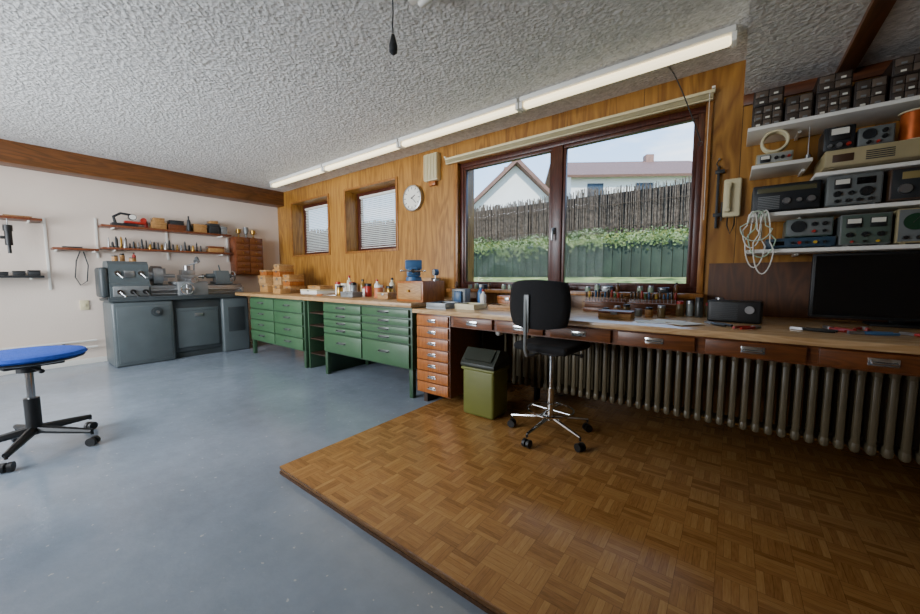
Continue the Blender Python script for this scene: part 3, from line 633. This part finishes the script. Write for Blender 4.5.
# ---------------- wall clock
t=thing('wall_clock','round white wall clock with silver rim on panelling','clock',(-3.12,D-.045,2.05))
M().rev([(.001,-.0449),(.15,-.0449),(.155,-.02),(.152,0.005),(.14,.008),(.138,0),(.001,0)],n=48,ax='y').obj('clock_case',STEEL,t)
M().rev([(.001,.0005),(.137,.0005),(.137,.002),(.001,.002)],n=48,ax='y').obj('clock_face',mat('#eae6da',.5,0,.02),t)
m=M()
for i in range(60):
    a=2*pi*i/60; L_=.03 if i%5==0 else .009; wd=.007 if i%5==0 else .0015
    r0=.13-L_/2; m.box(-wd/2+math.sin(a)*r0,wd/2+math.sin(a)*r0,-.004,-.0021,math.cos(a)*r0-L_/2,math.cos(a)*r0+L_/2,rot=(0,a,0))
m.obj('hour_mark',BLACK,t)
for a,L_,wd in ((math.radians(62),.075,.009),(math.radians(132),.11,.006)):
    m=M(); c=(L_/2-.015); m.box(math.sin(a)*c-wd/2,math.sin(a)*c+wd/2,-.008,-.006,math.cos(a)*c-L_/2-.0,math.cos(a)*c+L_/2,rot=(0,a,0)); m.obj('clock_hand',BLACK,t)
t=thing('ventilation_box','cream ribbed ventilation box mounted on wood panelling','vent',(-2.8,D,2.2))
M().box(-.1,.1,-.07,-.001,0,.3,.008).obj('vent_body',CREAM,t); m=M()
for i in range(9): m.box(-.095+i*.0225,-.083+i*.0225,-.08,-.0705,.01,.29,.002)
m.obj('vent_louvre',CREAM,t)
M().box(-.05,.05,-.05,-.001,-.05,-.001,.004).obj('vent_bracket',W_ORANGE,t)
t=thing('wall_telephone','cream wall telephone hung beside the shelves','telephone',(-.03,D,1.52))
M().box(-.05,.05,-.05,-.001,0,.26,.012,seg=3).obj('telephone_body',CREAM,t)
M().box(-.045,-.005,-.085,-.051,.03,.07,.01).box(-.045,-.005,-.085,-.051,.19,.23,.01).box(-.04,-.01,-.09,-.07,.05,.21,.01).obj('handset',CREAM,t)
M().tube([(-.02,-.03,0),(-.02,-.06,-.06),(.0,-.07,-.12),(.02,-.06,-.06),(.02,-.03,0)],.004).obj('cord',BLACK,t)
t=thing('hanging_clamp','dark slim clamp tool hanging on the panelling','clamp',(-.115,D,1.93))
M().cyl((0,-.03,0),(0,-.0005,0),.006).obj('hook',STEEL,t)
M().tube([(0,-.02,-.0),(-.015,-.02,-.03),(0,-.02,-.06)],.004).box(-.008,.008,-.03,-.012,-.48,-.05,.003).box(-.02,.035,-.032,-.01,-.1,-.075,.003).box(-.02,.035,-.032,-.01,-.4,-.375,.003).cyl((.03,-.02,-.43),(.03,-.02,-.3),.005).obj('clamp_bar',DGREY,t)
t=thing('hanging_chain','thin chain hanging in front of the window','chain',(-.42,2.95,CZ))
M().cyl((0,0,-.02),(0,0,0),.012).obj('ceiling_hook',STEEL,t); m=M()
P=[(0,0,-.02)]+[(0.0+.2*f+0,.06*f,-.02-.52*f**1.2) for f in [i/14 for i in range(1,15)]]
for a,b in zip(P,P[1:]): m.cyl(a,b,.004,n=5)
m.torus((P[-1][0],P[-1][1],P[-1][2]-.015),.014,.003,'y',12,5); m.obj('chain_links',DGREY,t)
# ---------------- right shelves
SY=2.88
def shelf(x0,x1,z,y0,lab,mt=WHITE,th=.022):
    t=thing('wall_shelf',lab,'shelf',(x0,D,z))
    M().box(0,x1-x0,y0-D,-.001,-th,0,.003).obj('shelf_board',mt,t)
    k=x0+.25
    while k<x1:
        M().box(k-x0-.008,k-x0+.008,-.16,-.001,-th-.014,-th-.001,.002).obj('bracket',WHITE,t)
        k+=.6
    return t
Z4,Z3,Z2,Z1=2.01,1.78,1.49,1.27; ZR=1.69
shelf(.03,2.4,Z4,SY,'white upper wall shelf carrying parts drawers')
shelf(.06,.33,Z3,SY,'short white wall shelf with a wire coil')
shelf(.345,2.4,ZR,SY,'white wall shelf carrying a beige unit')
shelf(.06,2.4,Z2,SY,'white wall shelf carrying radio receivers')
shelf(.06,2.4,Z1,SY,'white lower wall shelf carrying test equipment')
CD1=mat('#65584c',.3); CD2=mat('#4a4038',.3); CB=mat('#2a1f18',.5)
def comp(x,z,w_,h,cx,cz,c):
    t=thing('component_cabinet','small dark parts cabinet with tiny clear drawers','parts cabinet',(x,2.93,z),0,'parts cabinets on the top shelf')
    M().box(0,w_,0,.2,0,h,.003).obj('body',CB,t)
    for i in range(cx):
        for j in range(cz):
            a=.006+i*(w_-.012)/cx; b=.006+(i+1)*(w_-.012)/cx; e=.006+j*(h-.012)/cz; f=.006+(j+1)*(h-.012)/cz
            d=M().box(a+.002,b-.002,-.008,-.0005,e+.002,f-.002,.002).obj('drawer',c if (i+j)%2 else CD2,t)
            M().box((a+b)/2-.01,(a+b)/2+.01,-.012,-.0085,e+.006,e+.016).obj('pull',PAPER if (i*3+j)%4==0 else GREYM,d)
    return t
cA=comp(.05,Z4+E,.14,.13,3,3,CD1); cB=comp(.2,Z4+E,.12,.15,2,3,CD1)
x=.33
for i in range(9):
    dup([cA,cB][i%2],(x,2.93,Z4+E)); x+=.15 if i%2==0 else .13
cC=comp(.05,Z4+E+.132,.14,.09,2,2,CD1); 
for xx in (.33,.61,.89): dup(cC,(xx,2.93,Z4+E+.132))
def instrument(name,lab,cat,loc,w_,d_,h,body,face,feats,rz=0):
    t=thing(name,lab,cat,loc,rz)
    c=M().box(-w_/2,w_/2,-d_/2,d_/2,.006,h,.005)
    for a in (-1,1):
        for b in (-1,1): c.box(a*(w_/2-.03)-.01,a*(w_/2-.03)+.01,b*(d_/2-.03)-.01,b*(d_/2-.03)+.01,0,.006)
    c.obj('case',body,t)
    y=-d_/2-.004
    M().box(-w_/2+.006,w_/2-.006,y,-d_/2-.0005,.012,h-.006,.001).obj('front_panel',face,t)
    for k in feats:
        kind,u,v,s_=k[:4]; X=-w_/2+u*w_; Z=v*h; mt=k[4] if len(k)>4 else None
        if kind=='k': M().cyl((X,y-.0005,Z),(X,y-.016,Z),s_,s_*.85,16).box(X-.0015,X+.0015,y-.018,y-.016,Z,Z+s_*.8).obj('knob',mt or BLACK,t)
        if kind=='d':
            M().rev([(.001,-.001),(s_,-.001),(s_,.006),(s_*.86,.006),(s_*.86,.003),(.001,.003)],c=(X,y-.0015,Z),ax='y',n=28).obj('dial',mt or WHITE,t)
            M().box(X-.001,X+.001,y-.008,y-.006,Z-s_*.2,Z+s_*.6,rot=(0,.6,0)).obj('pointer',BLACK,t)
        if kind=='m':
            M().box(X-s_,X+s_,y-.008,y-.0005,Z-s_*.85,Z+s_*.85,.003).obj('meter_frame',BLACK,t)
            M().box(X-s_*.85,X+s_*.85,y-.0095,y-.0085,Z-s_*.1,Z+s_*.7).obj('meter_face',mt or PAPER,t)
        if kind=='s': M().box(X-s_,X+s_,y-.003,y-.0005,Z-k[5],Z+k[5],.002).obj('display',mt or SCREEN,t)
        if kind=='g':
            m=M()
            for i in range(int(k[5]*2/.01)): m.box(X-s_,X+s_,y-.003,y-.0005,Z-k[5]+i*.01,Z-k[5]+i*.01+.005)
            m.obj('grille',mt or DGREY,t)
        if kind=='h': M().tube([(X-s_,y,Z),(X-s_,y-.03,Z),(X+s_,y-.03,Z),(X+s_,y,Z)],.005,6).obj('handle',mt or CHROME,t)
    return t
ID=mat('#1f2225',.4); IG=mat('#666a68',.4); IB=mat('#2f4658',.4); IT=mat('#a4966f',.5); IBR=mat('#4a3424',.4); ILG=mat('#8f9089',.4); IGN=mat('#4c5a50',.4)
instrument('meter_box','small meter box under the beige wire coil','meter',(.165,3.0,Z3+E),.17,.16,.07,IT,ILG,[('m',.25,.5,.024),('k',.55,.5,.01),('k',.72,.5,.01),('k',.88,.5,.008,RED)])
m=M()
for i in range(5): m.torus((.165,2.95+i*.011,Z3+.0735+.072),.06,.0075,'y',32,8)
m.obj('wire_coil',CREAM,label='beige wound coil of cable standing on meter',cat='cable')
instrument('power_supply','long beige unit with rounded front on the shelf','instrument',(.66,2.99,ZR+E),.58,.34,.095,IT,IT,[('s',.12,.5,.04,IBR,.02),('g',.35,.5,.05,DGREY,.025),('k',.6,.5,.012),('k',.72,.5,.012),('s',.88,.5,.04,CREAM,.02)])
ZT=ZR+.0965
instrument('meter_box','dark laboratory meter with small square scale','meter',(.425,2.94,ZT),.12,.18,.13,ID,ID,[('m',.5,.68,.04),('k',.2,.22,.01,STEEL),('k',.5,.22,.013,STEEL),('k',.8,.22,.01,RED)])
instrument('signal_generator','grey signal generator with dial and knobs','instrument',(.56,2.95,ZT),.13,.2,.1,IG,IG,[('d',.3,.62,.026,ID),('k',.72,.7,.011),('k',.72,.4,.011),('k',.3,.2,.009),('k',.55,.18,.007,RED)])
instrument('power_supply','small brown instrument at the end of shelf','instrument',(1.12,2.98,ZR+E),.24,.24,.15,IBR,ID,[('m',.3,.6,.03),('k',.7,.6,.014)])
instrument('tabletop_radio','black table radio receiver with tuning scale','radio',(.225,2.99,Z2+E),.3,.22,.16,BLACK,ID,[('s',.5,.8,.13,mat('#54523c',.2),.014),('g',.25,.36,.05,GREYM,.04),('k',.52,.36,.02,STEEL),('k',.7,.36,.013,STEEL),('k',.87,.36,.02,STEEL)])
instrument('shortwave_receiver','grey shortwave receiver with square meter and knobs','receiver',(.5,2.98,Z2+E),.21,.22,.165,IG,IG,[('m',.28,.72,.032),('s',.7,.76,.035,SCREEN,.018),('k',.2,.4,.016),('k',.45,.4,.012),('k',.72,.42,.026),('k',.2,.16,.01),('k',.4,.16,.01),('k',.6,.16,.01),('k',.8,.16,.01)])
instrument('shortwave_receiver','dark brown receiver with long dial window','receiver',(.78,2.98,Z2+E),.31,.24,.165,IBR,ID,[('s',.4,.76,.085,mat('#8a7a4c',.3),.018),('m',.84,.74,.028),('k',.17,.35,.026,STEEL),('k',.4,.4,.012),('k',.55,.4,.012),('k',.4,.17,.01),('k',.55,.17,.01),('k',.82,.33,.026,STEEL)])
instrument('shortwave_receiver','wide dark receiver beside the brown one','receiver',(1.12,3.0,Z2+E),.3,.24,.165,ID,ID,[('s',.5,.7,.1,WHITE,.015),('k',.2,.3,.018),('k',.8,.3,.018)])
instrument('multimeter','low blue tabletop tester with small switches','instrument',(.3,2.98,Z1+E),.3,.2,.06,IB,IB,[('s',.18,.5,.03,SCREEN,.012),('k',.4,.5,.009),('k',.5,.5,.009,RED),('k',.6,.5,.009),('k',.72,.5,.009,YEL),('k',.85,.5,.009)])
instrument('function_generator','green grey bench instrument with frequency dial','instrument',(.34,3.0,Z1+.0625),.2,.18,.11,IGN,IG,[('d',.27,.58,.034,ID),('k',.6,.68,.012),('k',.82,.68,.012),('k',.6,.3,.009,RED),('k',.82,.3,.009)])
instrument('function_generator','grey bench instrument with panel meters','instrument',(.555,2.98,Z1+E),.19,.22,.17,IG,IGN,[('m',.27,.72,.03),('m',.73,.72,.03),('k',.2,.35,.014),('k',.5,.35,.014),('k',.8,.35,.014),('k',.25,.13,.007,RED),('k',.5,.13,.007),('k',.75,.13,.007,YEL)])
instrument('oscilloscope','beige test unit with round screen and knobs','oscilloscope',(.82,2.98,Z1+E),.31,.22,.18,IT,IG,[('d',.2,.62,.042,mat('#20402c',.2)),('m',.5,.68,.034),('k',.76,.78,.012),('k',.9,.78,.012),('k',.76,.52,.012),('k',.9,.52,.012),('k',.1,.18,.01),('k',.25,.18,.01),('k',.4,.18,.01),('k',.55,.18,.01,RED),('k',.75,.2,.014)])
instrument('power_supply','grey power supply on the lower shelf','instrument',(1.14,3.0,Z1+E),.28,.22,.15,IG,ID,[('d',.3,.6,.03),('d',.7,.6,.03),('k',.5,.2,.014)])
t=thing('cable_bundle','white and pale green cables hanging from the shelf','cable',(.1,2.862,Z2))
for i,(dx,L_,wd,c) in enumerate([(0,.34,.045,WHITE),(.03,.28,.06,mat('#a9c4a9',.5)),(-.02,.22,.04,WHITE),(.04,.38,.045,WHITE),(.0,.18,.07,mat('#b9c8b4',.5))]):
    P=[]
    for k in range(25):
        a=k/24*2*pi; P.append((dx+math.sin(a)*wd*(1.1 if math.cos(a)<0 else .6),-.006*i,.01-L_/2+math.cos(a)*L_/2))
    M().tube(P[:-1],.0035,6,True).obj('cable_loop',c,t)
M().cyl((0,.05,-.011),(0,-.03,-.011),.004).obj('cable_hook',STEEL,t)
def spool(x,y,z,c,lab,R=.045,H=.066):
    t=thing('wire_spool',lab,'spool',(x,y,z),0,'spools of copper wire on the shelf')
    M().rev([(.001,0),(R,0),(R,.006),(.001,.006)]).obj('spool_flange',CREAM,t)
    M().rev([(.001,H-.006),(R,H-.006),(R,H),(.001,H)]).obj('spool_flange',CREAM,t)
    M().rev([(.001,.0065),(R*.85,.0065),(R*.85,H-.0065),(.001,H-.0065)]).obj('wire_winding',c,t)
spool(.7,2.9,ZT,COPPER,'large spool of copper wire on the beige unit',.06,.15)
spool(.83,2.92,ZT,COPPER,'small spool of copper wire on the beige unit',.045,.08)
M().cyl((0,0,0),(0,0,.18),.003,.0015,8).cyl((0,0,0),(0,0,.02),.012).obj('whip_antenna',STEEL,loc=(.31,2.9,Z3+E),label='thin whip antenna standing at the shelf edge',cat='antenna')
# ---------------- back wall shelves (west)
def wshelf(y0,y1,z,dep,lab,mt=W_RED):
    t=thing('wall_shelf',lab,'shelf',(XB,y0,z))
    M().box(.001,dep,0,y1-y0,-.025,0,.003).obj('shelf_board',mt,t)
    L=y1-y0
    for f in (.08,.92): M().box(.015,dep*.85,L*f-.008,L*f+.008,-.045,-.0255,.002).obj('bracket',WHITE,t)
    return t
WS2,WS1=1.76,1.48
wshelf(.9,2.35,WS2,.24,'upper wooden wall shelf above the lathe')
wshelf(.9,2.35,WS1,.22,'lower wooden wall shelf with cutting tools')
wshelf(-.8,.42,WS2,.26,'wooden wall shelf on white rails')
wshelf(.48,.86,1.45,.24,'short wooden wall shelf beside the lathe')
wshelf(-.8,.4,1.12,.2,'low dark wall shelf on white rails',DGREY)
for y in (.45,.88,1.6,2.37):
    M().box(.001,.014,-.012,.012,0,.85 if y<.5 else .5,.002).obj('shelf_rail',WHITE,loc=(XB,y,.95 if y<.5 else 1.35),label='white slotted upright rail for wall shelves',cat='rail',group='shelf rails on the plaster wall')
t=thing('wall_drawer_cabinet','small reddish wooden drawer cabinet fixed to wall','cabinet',(XB+.001,2.4,1.14))
M().box(0,.22,0,.42,0,.6,.004).obj('body',W_RED,t)
for i in range(6):
    for j in range(2):
        d=M().box(.2205,.235,.015+j*.2,.2+j*.2,.015+i*.097,.1+i*.097,.003).obj('drawer',W_APRON,t)
        M().cyl((.2355,.107+j*.2,.057+i*.097),(.25,.107+j*.2,.057+i*.097),.008).obj('knob',BRASS,d)
for i,y in enumerate((2.5,2.61,2.72)):
    t=thing('trophy_cup','small dark metal cup on the wall cabinet','cup',(XB+.12,y,1.741),0,'cups on the wall cabinet')
    h=.1+.04*(i%2)
    M().rev([(.001,0),(.03,0),(.03,.01),(.01,.02),(.008,.05),(.03,.07),(.038,h+.03),(.001,h+.03)]).obj('cup_body',[BRASS,GREYM,BRASS][i],t)
    M().torus((0,.038,h*.85),.014,.003,'x',14,6).torus((0,-.038,h*.85),.014,.003,'x',14,6).obj('cup_handle',BRASS,t)
t=thing('bench_gauge','dark red and black measuring stand on upper shelf','gauge',(XB+.13,1.13,WS2+E)); t.scale=(1.2,1.4,1.3)
M().box(-.05,.05,-.09,.09,0,.03,.006).tube([(0,-.06,.03),(0,-.07,.09),(0,-.02,.13),(0,.06,.12)],.012).cyl((-.02,.06,.1),(.02,.06,.1),.03,n=20).obj('gauge_body',DGREY,t)
M().box(-.03,.03,.0,.16,.035,.06,.008).cyl((-.02,.14,.08),(.02,.14,.08),.022).obj('gauge_arm',RED,t)
M().cyl((.021,.06,.1),(.025,.06,.1),.025,n=20).obj('dial',WHITE,t)
for i,(y,w_,h,mt) in enumerate([(1.48,.16,.09,W_BOX),(1.48,.12,.06,W_BOX),(1.68,.2,.08,W_RED),(1.68,.16,.06,DGREY),(1.96,.16,.12,W_BOX),(2.14,.14,.15,DGREY),(2.27,.08,.12,GREYM),(2.14,.1,.04,W_BOX)]):
    z=WS2+E+{1:.091,3:.081,7:.151}.get(i,0)
    lbox((XB+.12,y,z),.14,w_,h,mt,mt,'small workshop box on the upper wall shelf','boxes on the upper wall shelf')
bottle((XB+.18,1.82,WS2+E),.022,.22,DGREY,BLACK,'slim dark bottle on the upper wall shelf')
for i,y in enumerate((1.36,1.86)): jar((XB+.08,y,WS2+E),.02,.1,[RED,GREYM][i],BLACK,'small tin on the upper wall shelf','tins on the upper wall shelf')
for i in range(34):
    y=.98+i*.028 if i<24 else 1.7+(i-24)*.032; r=random.uniform(.011,.02); h=random.uniform(.06,.15)
    M().rev([(.001,0),(r*1.2,0),(r*1.2,.02),(r*.7,.025),(r*.7,h*.8),(r*.3,h),(.001,h)],n=10).obj('cutting_tool',[STEEL,DGREY,DGREY,DGREY,BRASS][i%5],loc=(XB+.05+.055*(i%3),y,WS1+E),label='upright steel cutting tool on the lower shelf',cat='cutting tool',group='cutting tools on the lower wall shelf')
lbox((XB+.11,2.16,WS1+E),.14,.2,.09,W_BOX,W_RED,'brown wooden tool box on the lower wall shelf')
t=thing('hanging_drill','dark hand drill hanging below the shelf','drill',(XB+.2,.17,1.734)); t.scale=(1.2,1.2,1.1)
M().cyl((0,0,0),(0,0,-.06),.004).obj('hook',STEEL,t); M().cyl((0,0,-.06),(0,0,-.12),.03).cyl((0,0,-.12),(0,0,-.26),.024).cyl((0,0,-.26),(0,0,-.34),.012).box(-.015,.015,-.05,.0,-.2,-.17,.005).obj('drill_body',BLACK,t)
for i,y in enumerate((.1,.22,.33)):
    lbox((XB+.11,y,1.121),.12,.09,.04+.01*i,DGREY,BLACK,'dark small tool case on the low shelf','tool cases on the low shelf')
lbox((XB+.12,.25,WS2+E),.14,.2,.02,W_BOX,W_BOX,'flat wooden case on the wall shelf')
lbox((XB+.1,.65,1.451),.1,.16,.02,DGREY,GREYM,'flat grey case on the short wall shelf',name='flat_case')
M().tube([(XB+.02,.72,1.42),(XB+.03,.68,1.3),(XB+.03,.66,1.1),(XB+.03,.7,1.0),(XB+.03,.76,1.05),(XB+.03,.78,1.25),(XB+.02,.75,1.42)],.006).obj('hanging_cable',DGREY,label='dark looped cable hanging on the plaster wall',cat='cable')
t=thing('heating_pipe','thin white heating pipes along plaster wall','pipe',(XB,-2.2,.22))
M().cyl((.05,0,0),(.05,3.0,0),.012,n=10).cyl((.05,0,.08),(.05,3.0,.08),.012,n=10).obj('pipe',WHITE,t)
for i in range(5): M().box(.0,.05,.3+i*.6,.32+i*.6,-.012,.092,.002).obj('pipe_clip',STEEL,t)
st(M().box(XB,XB+.012,-2.3,3.18,0,.07,.002).obj('baseboard_west',WHITE))
M().box(-.005,-.0005+.012,-.04,.04,-.06,.06,.004).box(.012,.02,-.015,.015,-.02,.02,.003).obj('wall_switch',CREAM,loc=(XB+.006,.72,.75),label='cream surface-mounted wall socket',cat='socket')
# ---------------- camera
yaw=math.radians(37.2); pit=math.radians(4.75)
cam=bpy.data.cameras.new('camera'); cam.lens=14.0; cam.sensor_width=36; cam.clip_start=.02
co=bpy.data.objects.new('camera',cam); COL.objects.link(co); co.location=(0,0,1.1); co.rotation_euler=(pi/2-pit,0,yaw); S.camera=co
# ---------------- light
W=bpy.data.worlds.new('world'); S.world=W; W.use_nodes=True; nt=W.node_tree; nt.nodes.clear()
out=N(nt,'ShaderNodeOutputWorld'); bg=N(nt,'ShaderNodeBackground'); tc=N(nt,'ShaderNodeTexCoord')
sp=N(nt,'ShaderNodeSeparateXYZ'); nt.links.new(tc.outputs['Generated'],sp.inputs[0])
n=N(nt,'ShaderNodeTexNoise',i_Scale=2.2,i_Detail=7.0,i_Roughness=.55); mp=N(nt,'ShaderNodeMapping'); mp.inputs['Scale'].default_value=(1,1,3.5)
nt.links.new(tc.outputs['Generated'],mp.inputs[0]); nt.links.new(mp.outputs[0],n.inputs['Vector'])
grad=ramp(nt,sp.outputs[2],[(.0,(.6,.76,.95,1)),(.5,(.2,.45,.88,1))])
cl=ramp(nt,n.outputs['Fac'],[(.5,(0,0,0,1)),(.68,(1,1,1,1))])
mx=N(nt,'ShaderNodeMix',data_type='RGBA'); nt.links.new(cl,mx.inputs[0]); nt.links.new(grad,mx.inputs[6]); mx.inputs[7].default_value=(.95,.96,.98,1)
nt.links.new(mx.outputs[2],bg.inputs[0]); bg.inputs[1].default_value=3.6; nt.links.new(bg.outputs[0],out.inputs[0])
sun=bpy.data.lights.new('sun','SUN'); sun.energy=6; sun.angle=.02; sun.color=(1,.95,.88); so=bpy.data.objects.new('sun',sun); COL.objects.link(so)
so.rotation_euler=Vector((-.45,.6,-.65)).to_track_quat('-Z','Y').to_euler()
def area(name,loc,dirv,sx,sy,e,col=(1,1,1),spread=180):
    l=bpy.data.lights.new(name,'AREA'); l.shape='RECTANGLE'; l.size=sx; l.size_y=sy; l.energy=e; l.color=col; l.spread=math.radians(spread)
    o=bpy.data.objects.new(name,l); COL.objects.link(o); o.location=loc; o.rotation_euler=Vector(dirv).to_track_quat('-Z','Y').to_euler(); return o
area('fill_south',(-4.2,-2.22,1.5),(-.05,1,.05),3.6,1.5,190,(.85,.92,1),115)  # added fill light behind the camera; the south wall has no window
area('fill_overhead',(-3.8,-.6,CZ-.05),(0,0,-1),3,.3,36,(.97,.98,1))  # added overhead fill light, no fixture hangs here
